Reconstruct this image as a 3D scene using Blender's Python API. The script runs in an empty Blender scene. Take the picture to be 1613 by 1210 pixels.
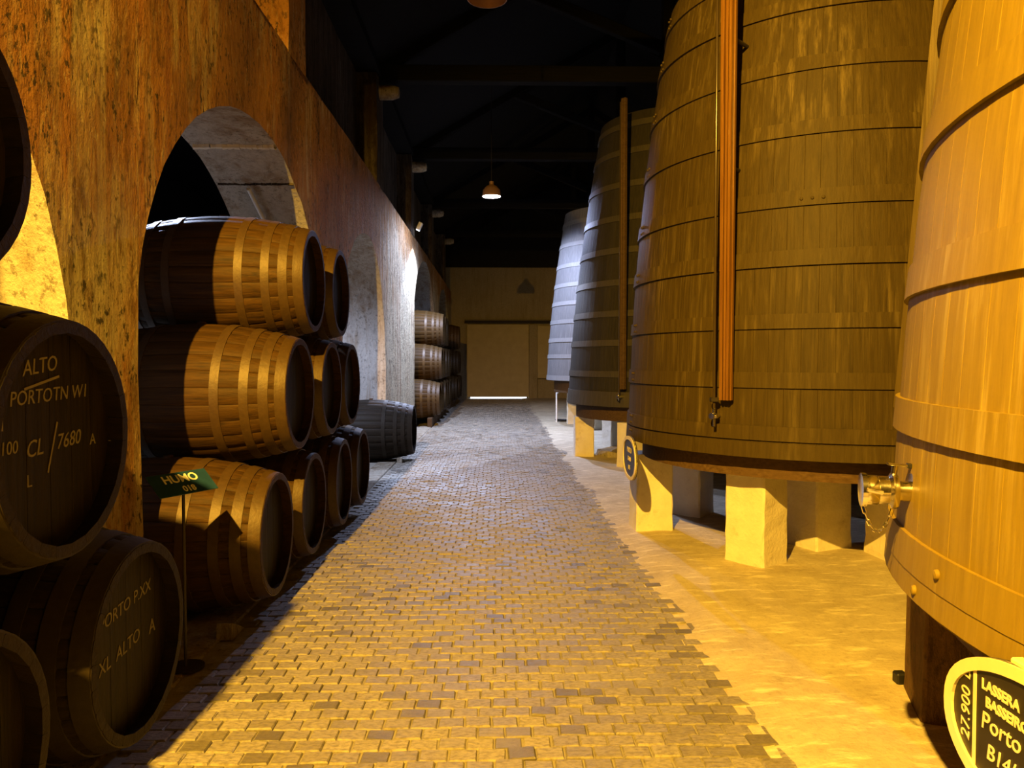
import bpy, math, random
from mathutils import Vector, Matrix, noise
random.seed(7)
sc = bpy.context.scene
C = sc.collection
PI = math.pi
R = math.radians

# ------------------------------------------------------------------ camera, world, lights, exposure
cam_d = bpy.data.cameras.new('camera')
cam = bpy.data.objects.new('camera', cam_d); C.objects.link(cam)
cam_d.sensor_width = 36.0
cam_d.lens = 36.0 * 1200.0 / 1613.0
cam_d.clip_start = 0.05
cam.location = (0, 0, 1.7)
cam.rotation_euler = (R(90 - 1.77), 0, R(-1.12))
sc.camera = cam

w = bpy.data.worlds.new('cellar_dark'); sc.world = w
w.use_nodes = True
w.node_tree.nodes['Background'].inputs[0].default_value = (0.25, 0.28, 0.6, 1)
w.node_tree.nodes['Background'].inputs[1].default_value = 0.0015

vs = sc.view_settings
vs.view_transform = 'Standard'; vs.look = 'None'; vs.gamma = 1.0
vs.use_curve_mapping = False
vs.exposure = 0.0

LAMP = {'flood': ((-1.63, -1.40, 6.0), (1.0, 0.54, 0.05), 8600.0),
        'pendant': ((-0.12, 17.0, 5.33), (0.52, 0.62, 1.0), 2000.0),
        'nave': ((-4.6, 9.3, 4.9), (0.58, 0.68, 1.0), 2600.0),
        'far': ((3.2, 26.5, 4.4), (1.0, 0.62, 0.16), 60.0)}

def light_at(name, key, kind='POINT', aim=None, size=150, blend=0.3, rad=0.05, parent=None):
    loc, col, e = LAMP[key]
    d = bpy.data.lights.new(name, kind)
    d.energy = e; d.color = col; d.shadow_soft_size = rad
    o = bpy.data.objects.new(name, d); C.objects.link(o)
    o.location = loc
    if kind == 'SPOT':
        d.spot_size = R(size); d.spot_blend = blend
        v = Vector(aim) - Vector(loc)
        o.rotation_euler = v.to_track_quat('-Z', 'Y').to_euler()
    return o

# ------------------------------------------------------------------ helpers: objects
def tag(o, label=None, cat=None, group=None, kind=None):
    if label: o['label'] = label
    if cat: o['category'] = cat
    if group: o['group'] = group
    if kind: o['kind'] = kind
    return o

def empty(name, loc=(0, 0, 0), rz=0.0, parent=None):
    o = bpy.data.objects.new(name, None); C.objects.link(o)
    o.location = loc; o.rotation_euler = (0, 0, rz); o.empty_display_size = 0.1
    if parent: o.parent = parent
    return o

def link(name, me, parent=None, loc=None, rot=None):
    o = bpy.data.objects.new(name, me); C.objects.link(o)
    if parent: o.parent = parent
    if loc is not None: o.location = loc
    if rot is not None: o.rotation_euler = rot
    return o

def copy_tree(o, parent=None):
    c = o.copy(); C.objects.link(c); c.parent = parent
    for ch in list(o.children): copy_tree(ch, c)
    return c

class MB:
    """collects vertices and faces of one mesh"""
    def __init__(s): s.v = []; s.f = []; s.m = []
    def add(s, vs, fs, mi=0):
        b = len(s.v); s.v += [tuple(x) for x in vs]
        for f in fs: s.f.append(tuple(b + i for i in f)); s.m.append(mi)
    def box(s, lo, hi, mi=0, M=None):
        x0, y0, z0 = lo; x1, y1, z1 = hi
        vs_ = [(x0,y0,z0),(x1,y0,z0),(x1,y1,z0),(x0,y1,z0),(x0,y0,z1),(x1,y0,z1),(x1,y1,z1),(x0,y1,z1)]
        if M is not None: vs_ = [M @ Vector(p) for p in vs_]
        s.add(vs_, [(0,3,2,1),(4,5,6,7),(0,1,5,4),(1,2,6,5),(2,3,7,6),(3,0,4,7)], mi)
    def bbox(s, lo, hi, b=0.01, mi=0, M=None):
        """box with chamfered edges"""
        c = [(lo[i] + hi[i]) / 2 for i in range(3)]; h = [(hi[i] - lo[i]) / 2 for i in range(3)]
        vs_ = []; idx = {}
        for sx in (-1, 1):
            for sy in (-1, 1):
                for sz in (-1, 1):
                    for ax in range(3):
                        d = [h[0]-b, h[1]-b, h[2]-b]; d[ax] = h[ax]
                        idx[(sx, sy, sz, ax)] = len(vs_)
                        p = (c[0]+sx*d[0], c[1]+sy*d[1], c[2]+sz*d[2])
                        vs_.append(M @ Vector(p) if M is not None else p)
        fs = []
        I = lambda sx, sy, sz, a: idx[(sx, sy, sz, a)]
        for sg in (-1, 1):
            for ax in range(3):
                o = [(-1,-1),(1,-1),(1,1),(-1,1)]
                q = []
                for (a, b2) in o:
                    t = [0,0,0]; t[ax] = sg; t[(ax+1)%3] = a; t[(ax+2)%3] = b2
                    q.append(I(*t, ax))
                fs.append(tuple(q if sg > 0 else q[::-1]))
        for ax in range(3):            # edges parallel to ax
            u, v = (ax+1)%3, (ax+2)%3
            for a in (-1, 1):
                for b2 in (-1, 1):
                    t0 = [0,0,0]; t0[ax] = -1; t0[u] = a; t0[v] = b2
                    t1 = list(t0); t1[ax] = 1
                    q = (I(*t0, u), I(*t1, u), I(*t1, v), I(*t0, v))
                    fs.append(q if a*b2 < 0 else q[::-1])
        for sx in (-1, 1):
            for sy in (-1, 1):
                for sz in (-1, 1):
                    q = (I(sx,sy,sz,0), I(sx,sy,sz,1), I(sx,sy,sz,2))
                    fs.append(q if sx*sy*sz > 0 else q[::-1])
        s.add(vs_, fs, mi)
    def tube(s, p0, p1, r0, r1=None, n=12, caps=True, mi=0):
        p0 = Vector(p0); p1 = Vector(p1); r1 = r0 if r1 is None else r1
        d = (p1 - p0).normalized()
        a = d.orthogonal().normalized(); b = d.cross(a)
        vs_ = []
        for p, r in ((p0, r0), (p1, r1)):
            for k in range(n):
                t = 2*PI*k/n; vs_.append(p + a*(r*math.cos(t)) + b*(r*math.sin(t)))
        fs = [(k, (k+1) % n, n + (k+1) % n, n + k) for k in range(n)]
        if caps: fs += [tuple(range(n))[::-1], tuple(range(n, 2*n))]
        s.add(vs_, fs, mi)
    def lathe(s, prof, n=32, M=None, closed=False, mi=0):
        """prof: list of (r, z) turned about z"""
        vs_ = []
        for (r, z) in prof:
            for k in range(n):
                t = 2*PI*k/n; p = Vector((r*math.cos(t), r*math.sin(t), z))
                vs_.append(M @ p if M is not None else p)
        fs = []; m = len(prof)
        rng = range(m if closed else m - 1)
        for i in rng:
            j = (i + 1) % m
            for k in range(n):
                k2 = (k+1) % n
                fs.append((i*n+k, i*n+k2, j*n+k2, j*n+k))
        if not closed:
            if prof[0][0] > 1e-4: fs.append(tuple(range(n))[::-1])
            if prof[-1][0] > 1e-4: fs.append(tuple(range((m-1)*n, m*n)))
        s.add(vs_, fs, mi)
    def mesh(s, name, mats, smooth=False, ang=38):
        me = bpy.data.meshes.new(name)
        me.from_pydata(s.v, [], s.f)
        if not isinstance(mats, (list, tuple)): mats = [mats]
        for m in mats: me.materials.append(m)
        if len(mats) > 1: me.polygons.foreach_set('material_index', s.m)
        if smooth:
            me.polygons.foreach_set('use_smooth', [True]*len(me.polygons))
            try: me.set_sharp_from_angle(angle=R(ang))
            except Exception: pass
        me.update()
        return me
    def build(s, name, mats, parent=None, smooth=False, loc=None, rot=None):
        return link(name, s.mesh(name, mats, smooth), parent, loc, rot)

# ------------------------------------------------------------------ helpers: materials
def NT(name):
    m = bpy.data.materials.new(name); m.use_nodes = True
    nt = m.node_tree; b = nt.nodes['Principled BSDF']
    return m, nt, b

class G:
    def __init__(s, nt): s.nt = nt
    def n(s, t, **kw):
        x = s.nt.nodes.new(t)
        for k, v in kw.items(): setattr(x, k, v)
        return x
    def l(s, a, b): s.nt.links.new(a, b)
    def val(s, sock, v):
        if hasattr(v, 'is_linked') or hasattr(v, 'links'): s.l(v, sock)
        else: sock.default_value = v
    def noise(s, vec, scale=5, detail=4, rough=.6, dist=0.0):
        x = s.n('ShaderNodeTexNoise'); s.l(vec, x.inputs['Vector'])
        x.inputs['Scale'].default_value = scale; x.inputs['Detail'].default_value = detail
        x.inputs['Roughness'].default_value = rough; x.inputs['Distortion'].default_value = dist
        return x.outputs['Fac']
    def ramp(s, fac, a, b, ca=(0,0,0,1), cb=(1,1,1,1)):
        x = s.n('ShaderNodeValToRGB'); s.l(fac, x.inputs[0])
        x.color_ramp.elements[0].position = a; x.color_ramp.elements[1].position = b
        x.color_ramp.elements[0].color = ca; x.color_ramp.elements[1].color = cb
        return x.outputs[0]
    def mix(s, fac, a, b, mode='MIX'):
        x = s.n('ShaderNodeMix', data_type='RGBA', blend_type=mode)
        s.val(x.inputs[0], fac)
        for sock, v in ((x.inputs[6], a), (x.inputs[7], b)):
            if isinstance(v, (tuple, list)): sock.default_value = (*v[:3], 1)
            else: s.l(v, sock)
        return x.outputs[2]
    def math(s, op, a, b=0.5, clamp=False):
        x = s.n('ShaderNodeMath', operation=op, use_clamp=clamp)
        s.val(x.inputs[0], a); s.val(x.inputs[1], b)
        return x.outputs[0]
    def mapping(s, vec, scale=(1,1,1), loc=None):
        x = s.n('ShaderNodeMapping'); s.l(vec, x.inputs[0])
        x.inputs['Scale'].default_value = scale
        if loc is not None: s.l(loc, x.inputs['Location'])
        return x.outputs[0]
    def bump(s, h, strength=.3, dist=.02):
        x = s.n('ShaderNodeBump'); s.l(h, x.inputs['Height'])
        x.inputs['Strength'].default_value = strength; x.inputs['Distance'].default_value = dist
        return x.outputs[0]
    def pos(s): return s.n('ShaderNodeNewGeometry').outputs['Position']
    def rnd(s): return s.n('ShaderNodeObjectInfo').outputs['Random']
    def objc(s): return s.n('ShaderNodeTexCoord').outputs['Object']
    def sepz(s, vec, ax=2):
        x = s.n('ShaderNodeSeparateXYZ'); s.l(vec, x.inputs[0]); return x.outputs[ax]

def plain(name, col, rough=.6, metal=0.0, nscale=20, var=.25, bump=.1, gloss=.5):
    m, nt, b = NT(name); g = G(nt)
    b.inputs['Specular IOR Level'].default_value = gloss
    nz = g.noise(g.objc(), nscale, 4)
    c2 = tuple(max(0, x*(1-var)) for x in col)
    g.l(g.mix(nz, c2, tuple(min(1, x*(1+var)) for x in col)), b.inputs['Base Color'])
    b.inputs['Roughness'].default_value = rough; b.inputs['Metallic'].default_value = metal
    if bump: g.l(g.bump(nz, bump, .01), b.inputs['Normal'])
    return m

def emis(name, col, st):
    m, nt, b = NT(name)
    b.inputs['Base Color'].default_value = (*col, 1)
    b.inputs['Emission Color'].default_value = (*col, 1)
    b.inputs['Emission Strength'].default_value = st
    return m

def wood(name, base, dark, light=None, axis='z', rough=.6, drip=0.0, gloss=.3, var=.35, bump=.35):
    """planks: grain along the object's own axis, tone per object"""
    m, nt, b = NT(name); g = G(nt)
    rnd = g.rnd()
    off = g.n('ShaderNodeCombineXYZ')
    for k, mul in enumerate((37.0, 53.0, 17.0)): g.l(g.math('MULTIPLY', rnd, mul), off.inputs[k])
    long = {'x': (.5, 14, 14), 'z': (14, 14, .5)}[axis]
    short = {'x': (1.1, 4, 4), 'z': (4, 4, 1.1)}[axis]
    gr = g.noise(g.mapping(g.objc(), long, off.outputs[0]), 3, 5, .65)
    bl = g.noise(g.mapping(g.objc(), short, off.outputs[0]), 1.6, 5, .65)
    col = g.mix(g.ramp(gr, .35, .7), dark, base)
    col = g.mix(g.ramp(bl, .35, .75), col, g.mix(.55, base, dark))
    if light:
        dr = g.noise(g.mapping(g.pos(), (17, 17, .35)), 1.3, 6, .65)
        ptc = g.noise(g.mapping(g.pos(), (1.2, 1.2, .9)), 1.1, 3, .6)
        f = g.math('MULTIPLY', g.ramp(dr, .50, .70), g.ramp(ptc, .42, .62))
        col = g.mix(g.math('MULTIPLY', f, drip), col, light)
        ds = g.noise(g.mapping(g.pos(), (16, 16, .35)), 1.0, 4, .6)
        f2 = g.math('MULTIPLY', g.ramp(ds, .55, .75), .45)
        col = g.mix(f2, col, dark)
    bv = g.math('ADD', g.math('MULTIPLY', rnd, var), 1 - var*.5)
    hs = g.n('ShaderNodeHueSaturation'); g.l(col, hs.inputs['Color']); g.l(bv, hs.inputs['Value'])
    g.l(hs.outputs[0], b.inputs['Base Color'])
    b.inputs['Roughness'].default_value = rough
    b.inputs['Specular IOR Level'].default_value = gloss
    g.l(g.bump(g.math('ADD', gr, bl), bump, .012), b.inputs['Normal'])
    return m

def wall_mat(name, plaster, brown, amount=0.5, speck=.5, bump=.6, rise=0.0):
    m, nt, b = NT(name); g = G(nt)
    p = g.pos()
    st = g.noise(g.mapping(p, (5, 4.2, .55)), 1.3, 8, .72, .5)          # vertical run-off streaks
    bg = g.noise(g.mapping(p, (1, 1, 1)), .8, 4, .6)
    fine = g.noise(p, 22, 6, .7)
    med = g.noise(g.mapping(p, (7, 7, 2.6)), 1.5, 6, .7)
    col = g.mix(g.ramp(fine, .3, .75), tuple(x*.72 for x in plaster), plaster)
    f = g.math('ADD', g.math('MULTIPLY', st, .75), g.math('MULTIPLY', bg, .45))
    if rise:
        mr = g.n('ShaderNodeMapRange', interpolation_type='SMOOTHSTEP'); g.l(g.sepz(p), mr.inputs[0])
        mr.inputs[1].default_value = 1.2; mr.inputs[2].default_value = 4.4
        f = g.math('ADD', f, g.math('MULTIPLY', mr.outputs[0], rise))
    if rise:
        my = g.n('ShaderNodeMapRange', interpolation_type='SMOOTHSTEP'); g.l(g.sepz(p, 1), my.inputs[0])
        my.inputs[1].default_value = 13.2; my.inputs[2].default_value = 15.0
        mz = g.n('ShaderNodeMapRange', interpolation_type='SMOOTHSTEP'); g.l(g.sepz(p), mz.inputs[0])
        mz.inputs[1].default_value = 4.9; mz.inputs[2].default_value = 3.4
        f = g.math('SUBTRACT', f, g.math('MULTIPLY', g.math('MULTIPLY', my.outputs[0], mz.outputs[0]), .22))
    f = g.ramp(f, .60 - .22*amount, .76 - .14*amount)
    col = g.mix(g.math('MULTIPLY', f, .92), col, brown)
    md = g.ramp(med, .53, .62)
    col = g.mix(g.math('MULTIPLY', md, min(1, 1.1*amount)), col, tuple(x*.38 for x in brown))
    chip = g.noise(g.mapping(p, (9, 9, 4.5)), 1.7, 5, .7)
    col = g.mix(g.math('MULTIPLY', g.ramp(chip, .60, .66), .7*amount), col, plaster)
    run = g.noise(g.mapping(p, (9, 6, .12)), 1.0, 4, .55)
    col = g.mix(g.math('MULTIPLY', g.ramp(run, .56, .66), .75*amount), col, (brown[0]*.7, brown[1]*.4, brown[2]*.4))
    sp = g.noise(g.mapping(p, (1, 1, .6)), 26, 4, .65)
    msk = g.ramp(g.noise(p, 2.2, 3), .34, .55)
    col = g.mix(g.math('MULTIPLY', g.math('MULTIPLY', g.ramp(sp, .56, .62), msk), speck), col, (.035, .028, .02))
    g.l(col, b.inputs['Base Color'])
    b.inputs['Roughness'].default_value = .85
    b.inputs['Specular IOR Level'].default_value = .2
    h = g.math('ADD', g.math('MULTIPLY', med, 1.4), g.math('MULTIPLY', fine, .6))
    h = g.math('ADD', h, g.math('MULTIPLY', st, .8))
    g.l(g.bump(h, bump, .09), b.inputs['Normal'])
    return m

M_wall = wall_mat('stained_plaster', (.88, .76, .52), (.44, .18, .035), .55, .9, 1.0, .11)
M_shadejoint = wall_mat('shade_and_joint_plaster', (.16, .13, .10), (.045, .028, .016), .6, .6, .7)  # upper-wall and far-pilaster shade put into the plaster colour; also dark joints
M_jamb = wall_mat('pale_plaster', (.58, .53, .46), (.26, .17, .09), .12, .5, .35)
M_far = wall_mat('far_plaster', (.36, .30, .20), (.24, .19, .11), .05, .15, .15)
M_dark = plain('dark_masonry', (.018, .017, .018), .9, nscale=4, bump=.3, gloss=.05)  # near-black colour for the outer walls and the gable
M_roof = wood('dark_roof_wood', (.013, .012, .013), (.006, .006, .006), axis='x', rough=.8, gloss=.05)
M_bar = wood('barrel_oak', (.088, .044, .009), (.024, .014, .006), axis='x', rough=.55, gloss=.12, var=.10)
M_barhead = wood('barrel_head_oak', (.030, .021, .012), (.010, .008, .006), axis='z', rough=.5, gloss=.12, var=.2)
M_barshade = wood('shade_darkened_oak', (.036, .025, .014), (.014, .010, .007), axis='x', rough=.55, gloss=.1, var=.1)  # barrel oak and iron copies, darkened to carry the near stack's shade
M_hoopshade = plain('shade_darkened_hoop_iron', (.030, .022, .014), .55, .1, 30, .4, .2, .2)
M_hoop = plain('rusty_hoop_iron', (.068, .038, .012), .5, .15, 30, .4, .2)
M_chalk = plain('chalk_marks', (.19, .165, .13), .9, var=.2, bump=0)
M_t2 = wood('olive_vat_wood', (.074, .051, .014), (.036, .024, .007), (.20, .15, .06), axis='z', rough=.55, drip=.65, gloss=.15, var=.05, bump=.3)
M_t2h = wood('olive_vat_hoop', (.072, .050, .014), (.042, .028, .008), (.20, .15, .06), axis='z', rough=.55, drip=.55, gloss=.15, var=.05, bump=.3)
M_t1 = wood('ochre_vat_wood', (.29, .21, .030), (.20, .135, .018), (.50, .41, .17), axis='z', rough=.5, drip=.55, gloss=.1, var=.03, bump=.15)
M_t1h = wood('ochre_vat_hoop', (.275, .20, .029), (.20, .135, .018), (.50, .41, .17), axis='z', rough=.5, drip=.5, gloss=.1, var=.03, bump=.15)
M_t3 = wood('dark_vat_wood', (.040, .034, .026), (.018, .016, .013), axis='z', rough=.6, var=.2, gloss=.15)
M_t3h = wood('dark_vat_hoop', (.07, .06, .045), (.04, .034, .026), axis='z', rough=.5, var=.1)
M_t4 = wood('grey_vat_wood', (.13, .13, .135), (.07, .07, .075), (.24, .24, .25), axis='z', rough=.55, drip=.6, var=.2)
M_t4h = wood('grey_vat_hoop', (.19, .19, .195), (.13, .13, .135), axis='z', rough=.5, var=.1)
M_base = wood('brown_base_wood', (.13, .08, .04), (.06, .035, .02), axis='x', rough=.7, gloss=.1)
M_board = wood('varnished_gauge_board', (.27, .13, .02), (.11, .042, .007), axis='z', rough=.3, gloss=.6, var=.05)
M_black = plain('black_paint', (.012, .011, .012), .5, var=.2)
M_glass = plain('dark_glass_tube', (.05, .035, .02), .15, 0, 8, .2, 0)
M_steel = plain('polished_steel', (.80, .76, .68), .18, 1.0, 40, .05, .02)
M_signb = plain('black_sign_board', (.02, .016, .013), .45, var=.3, bump=.05)
M_signr = plain('cream_sign_rim', (.80, .70, .46), .5, var=.1, bump=.05)
M_signt = plain('cream_sign_paint', (.78, .68, .46), .6, var=.1, bump=0)
M_white = plain('white_enamel', (.8, .8, .78), .35, var=.05, bump=0)
M_door = plain('painted_door', (.40, .32, .18), .6, 0, 3, .2, .1)
M_iron = plain('dark_iron', (.05, .04, .035), .5, .5)
M_stone = wall_mat('rough_stone', (.5, .44, .34), (.2, .14, .08), .2, .5, .6)

def pillar_mat():
    m, nt, b = NT('limewashed_pillar'); g = G(nt)
    p = g.pos()
    n1 = g.noise(p, 6, 5, .65); n2 = g.noise(p, 40, 4, .6)
    col = g.mix(g.ramp(n1, .3, .7), (.72, .65, .52), (.84, .78, .66))
    dirt = g.noise(p, 5, 5, .7)
    col = g.mix(g.math('MULTIPLY', g.ramp(dirt, .58, .75), .5), col, (.3, .2, .1))
    g.l(col, b.inputs['Base Color']); b.inputs['Roughness'].default_value = .85
    g.l(g.bump(g.math('ADD', n1, g.math('MULTIPLY', n2, .4)), .35, .03), b.inputs['Normal'])
    return m
M_pil = pillar_mat()

def brick_mat(name, per_island):
    m, nt, b = NT(name); g = G(nt)
    r = g.n('ShaderNodeNewGeometry').outputs['Random Per Island'] if per_island else g.rnd()
    p = g.pos()
    n1 = g.noise(g.mapping(p, (30, 60, 30)), 1.0, 5, .65); n2 = g.noise(p, 1.4, 4, .6)
    x = g.n('ShaderNodeValToRGB'); g.l(r, x.inputs[0])
    e = x.color_ramp.elements
    e[0].position = 0; e[0].color = (.13, .112, .085, 1); e[1].position = 1; e[1].color = (.36, .32, .25, 1)
    e2 = e.new(.15); e2.color = (.25, .22, .17, 1)
    col = g.mix(g.math('MULTIPLY', g.ramp(n1, .42, .68), .75), x.outputs[0], (.10, .082, .062))
    col = g.mix(g.math('MULTIPLY', g.ramp(n2, .5, .7), .45), col, (.33, .30, .25))
    g.l(col, b.inputs['Base Color'])
    rg = g.ramp(g.math('ADD', g.math('MULTIPLY', n2, .6), g.math('MULTIPLY', r, .4)), .3, .75, (.36,)*3+(1,), (.72,)*3+(1,))
    g.l(rg, b.inputs['Roughness'])
    g.l(g.bump(n1, .6, .01), b.inputs['Normal'])
    return m
M_brick = brick_mat('paving_brick', False)
M_brick2 = brick_mat('paving_brick_field', True)

def dirt_mat():
    m, nt, b = NT('sandy_ground'); g = G(nt)
    p = g.pos()
    n1 = g.noise(p, 2.2, 6, .7); n2 = g.noise(p, 30, 5, .7); n3 = g.noise(g.mapping(p, (4, 14, 4)), .8, 5, .7)
    col = g.mix(g.ramp(n1, .35, .7), (.42, .35, .24), (.62, .54, .38))
    col = g.mix(g.math('MULTIPLY', g.ramp(n2, .5, .75), .55), col, (.30, .22, .13))
    col = g.mix(g.math('MULTIPLY', g.ramp(n3, .53, .66), .75), col, (.82, .74, .56))
    g.l(col, b.inputs['Base Color']); b.inputs['Roughness'].default_value = .8
    g.l(g.bump(g.math('ADD', g.math('MULTIPLY', n2, .8), n1), .4, .025), b.inputs['Normal'])
    return m
M_dirt = dirt_mat()
M_joint = plain('sand_joints', (.26, .23, .18), .9, 0, 25, .3, .4)

def text_mesh(body, size, mat, shear=0.0, extr=0.0008, bold=0.0, align='CENTER'):
    cu = bpy.data.curves.new('lettering', 'FONT'); cu.body = body; cu.size = size
    cu.extrude = extr; cu.shear = shear; cu.offset = bold
    cu.align_x = align; cu.align_y = 'CENTER'
    cu.resolution_u = 3
    o = bpy.data.objects.new('lettering', cu); C.objects.link(o)
    dg = bpy.context.evaluated_depsgraph_get(); dg.update()
    me = bpy.data.meshes.new_from_object(o.evaluated_get(dg))
    bpy.data.objects.remove(o); bpy.data.curves.remove(cu)
    me.materials.clear(); me.materials.append(mat)
    me.polygons.foreach_set('material_index', [0]*len(me.polygons))
    return me

def text_on(parent, body, size, mat, M, shear=0.0, name='lettering', bold=0.0, align='CENTER'):
    o = link(name, text_mesh(body, size, mat, shear, bold=bold, align=align), parent)
    o.matrix_local = M
    return o

def frame(origin, x, y):
    x = Vector(x).normalized(); y = Vector(y); z = x.cross(y).normalized(); y = z.cross(x)
    M = Matrix((x, y, z)).transposed().to_4x4(); M.translation = Vector(origin)
    return M

# ================================================================== STRUCTURE
WX, WB = -2.05, -2.85          # front and back face of the arcade wall
Y0, Y1 = -3.0, 34.2
LEDGE, TOP = 4.75, 6.6
ARCH = [(-0.75, 3.75, 1.5, 3.7), (4.43, 8.95, 1.95, 3.75), (10.2, 14.05, 1.95, 3.68), (18.9, 25.0, 2.6, 4.5), (26.4, 32.2, 2.4, 4.4)]
PILASTER = [(1.9, 2.6), (7.62, 8.3), (13.15, 13.85), (18.3, 19.0), (24.1, 24.8), (29.8, 30.5)]

def wall_left():
    mb = MB()
    def disp(y, z, x, amp=.022):
        v = Vector((x*.7, y*1.1, z*.7))
        d = noise.noise(v*1.1)*amp + noise.noise(v*4.1)*amp*.4
        return d
    cols = []        # (y, list of z) pier columns and arch columns in order; None marks a break
    segs = []
    y = Y0
    for (a, b, sp, ap) in ARCH:
        if a > y: segs.append(('pier', y, a, None))
        segs.append(('arch', a, b, (sp, ap)))
        y = b
    segs.append(('pier', y, Y1, None))
    n_low, n_up = 12, 14
    for i, (k, a, b, par) in enumerate(segs):
        if k == 'pier':
            n = max(2, int((b-a)/.16))
            spL = segs[i-1][3][0] if i > 0 else segs[i+1][3][0]
            spR = segs[i+1][3][0] if i+1 < len(segs) else spL
            colz = []
            for j in range(n+1):
                t = j/n; yy = a + (b-a)*t; sp = spL + (spR-spL)*t
                colz.append((yy, [sp*q/n_low for q in range(n_low)] + [sp + (LEDGE-sp)*q/n_up for q in range(n_up+1)]))
        else:
            sp, ap = par; c = (a+b)/2; h = (b-a)/2; n = 28
            colz = []
            for j in range(n+1):
                th = PI*j/n; yy = c - h*math.cos(th); zz = sp + (ap-sp)*math.sin(th)
                colz.append((yy, [zz + (LEDGE-zz)*q/n_up for q in range(n_up+1)]))
        for X, flip in ((WX, False), (WB, True)):
            vs_ = []; fs = []; m = len(colz[0][1])
            for (yy, zs) in colz:
                for zz in zs:
                    edge = 1.0
                    vs_.append((X + disp(yy, zz, X), yy, zz))
            for j in range(len(colz)-1):
                for q in range(m-1):
                    f = (j*m+q, (j+1)*m+q, (j+1)*m+q+1, j*m+q+1)
                    fs.append(f if not flip else f[::-1])
            mb.add(vs_, fs, 0)
        if k == 'arch':
            sp, ap = par
            path = [(a, sp*q/n_low) for q in range(n_low)] + [(yy, zs[0]) for yy, zs in colz] + [(b, sp*q/n_low) for q in range(n_low-1, -1, -1)]
            nx = 5; vs_ = []; fs = []
            for (yy, zz) in path:
                for q in range(nx+1):
                    X = WX + (WB-WX)*q/nx
                    w_ = 0 if q in (0, nx) else 1
                    Xd = X + (disp(yy, zz, X) if not w_ else 0)
                    c = (a+b)/2
                    dy = w_*disp(yy, zz, X, .015)
                    vs_.append((Xd, yy + (dy if yy < c else -dy), zz + w_*disp(yy, zz, X+3, .012)))
            for j in range(len(path)-1):
                for q in range(nx):
                    fs.append((j*(nx+1)+q, j*(nx+1)+q+1, (j+1)*(nx+1)+q+1, (j+1)*(nx+1)+q))
            mb.add(vs_, fs, 1)
    # ledge, recessed upper wall and pilasters
    REC = WX - .34
    mb.add([(WX, Y0, LEDGE), (WX, Y1, LEDGE), (REC, Y1, LEDGE+.10), (REC, Y0, LEDGE+.10)], [(0, 1, 2, 3)], 0)
    ys = [Y0 + (Y1-Y0)*j/150 for j in range(151)]
    vs_ = []; fs = []
    for yy in ys:
        for q in range(9):
            zz = LEDGE + (TOP-LEDGE)*q/8
            vs_.append((REC + disp(yy, zz, REC), yy, zz))
    for j in range(150):
        for q in range(8): fs.append((j*9+q, (j+1)*9+q, (j+1)*9+q+1, j*9+q+1))
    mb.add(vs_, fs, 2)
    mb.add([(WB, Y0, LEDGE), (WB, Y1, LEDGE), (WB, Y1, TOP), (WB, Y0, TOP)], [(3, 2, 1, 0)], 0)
    o = mb.build('wall_left', [M_wall, M_jamb, M_shadejoint], smooth=True)
    tag(o, kind='structure')
    o['label'] = 'thick stained plaster wall with round arches along the left'
    for (a, b) in PILASTER:
        pm = MB(); n = 12; vs_ = []; fs = []
        for q in range(n+1):
            zz = LEDGE - .02 + (TOP-LEDGE+.02)*q/n
            j = disp(a, zz, 9, .03)
            vs_ += [(REC-.05, a+j, zz), (WX+.004+j*.4, a+j, zz), (WX+.004-j*.4, b+j, zz), (REC-.05, b+j, zz)]
        for q in range(n):
            for e in range(3):
                fs.append((q*4+e, q*4+e+1, q*4+4+e+1, q*4+4+e))
        pm.add(vs_, fs); pm.build('pilaster', M_wall if a < 9 else M_shadejoint, o, smooth=False)
    return o
wl = wall_left()
for yy, rr_ in ((7.22, .03), (7.85, .016), (8.45, .016)):
    a, b, sp, ap = ARCH[1]; c_, h_ = (a+b)/2, (b-a)/2
    th = math.acos((c_-yy)/h_); zz = sp + (ap-sp)*math.sin(th)
    mj = MB(); rj = random.Random(int(yy*10)); N_ = 14
    for k in range(N_):
        x0 = WX - .02 + (WB-WX+.04)*k/N_; x1 = WX - .02 + (WB-WX+.04)*(k+1)/N_
        mj.tube((x0, yy + rj.uniform(-.008, .008), zz), (x1, yy + rj.uniform(-.008, .008), zz), rr_*rj.uniform(.7, 1.2), rr_*rj.uniform(.7, 1.2), 6, False)
    mj.build('mortar_joint', M_pil if rr_ > .02 else M_shadejoint, wl)

def struct(name, mb, mats, **kw):
    return tag(mb.build(name, mats, **kw), kind='structure')

m = MB(); m.box((-9.4, Y0-.2, -.3), (8.6, 36, -.011)); fl = struct('floor', m, M_joint)
fl['label'] = 'cellar floor paved with small bricks along the aisle'
m = MB(); m.box((8.2, Y0, -.03), (8.5, 34.2, 6.6)); struct('wall_right', m, M_dark)
m = MB(); m.box((-9.3, Y0, -.03), (-9.0, 34.2, 6.7)); struct('wall_outer', m, M_dark)
m = MB(); m.box((-9.3, Y0-.3, -.03), (8.5, Y0, 10)); struct('wall_near', m, M_dark)
m = MB()
m.box((-9.3, 34.2, -.03), (-1.3, 34.5, 5.85)); m.box((1.42, 34.2, -.03), (8.5, 34.5, 5.85)); m.box((-1.3, 34.2, 3.3), (1.42, 34.5, 5.85))
wf = struct('wall_far', m, M_far)
m = MB(); m.box((-9.3, 34.2, 5.85), (8.5, 34.5, 10)); m.build('gable', M_dark, wf)
m = MB()
m.add([(-2.4, Y0, 6.62), (3.0, Y0, 9.75), (8.5, Y0, 6.55), (-2.4, 34.4, 6.62), (3.0, 34.4, 9.75), (8.5, 34.4, 6.55)], [(0, 1, 4, 3), (1, 2, 5, 4)])
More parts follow.
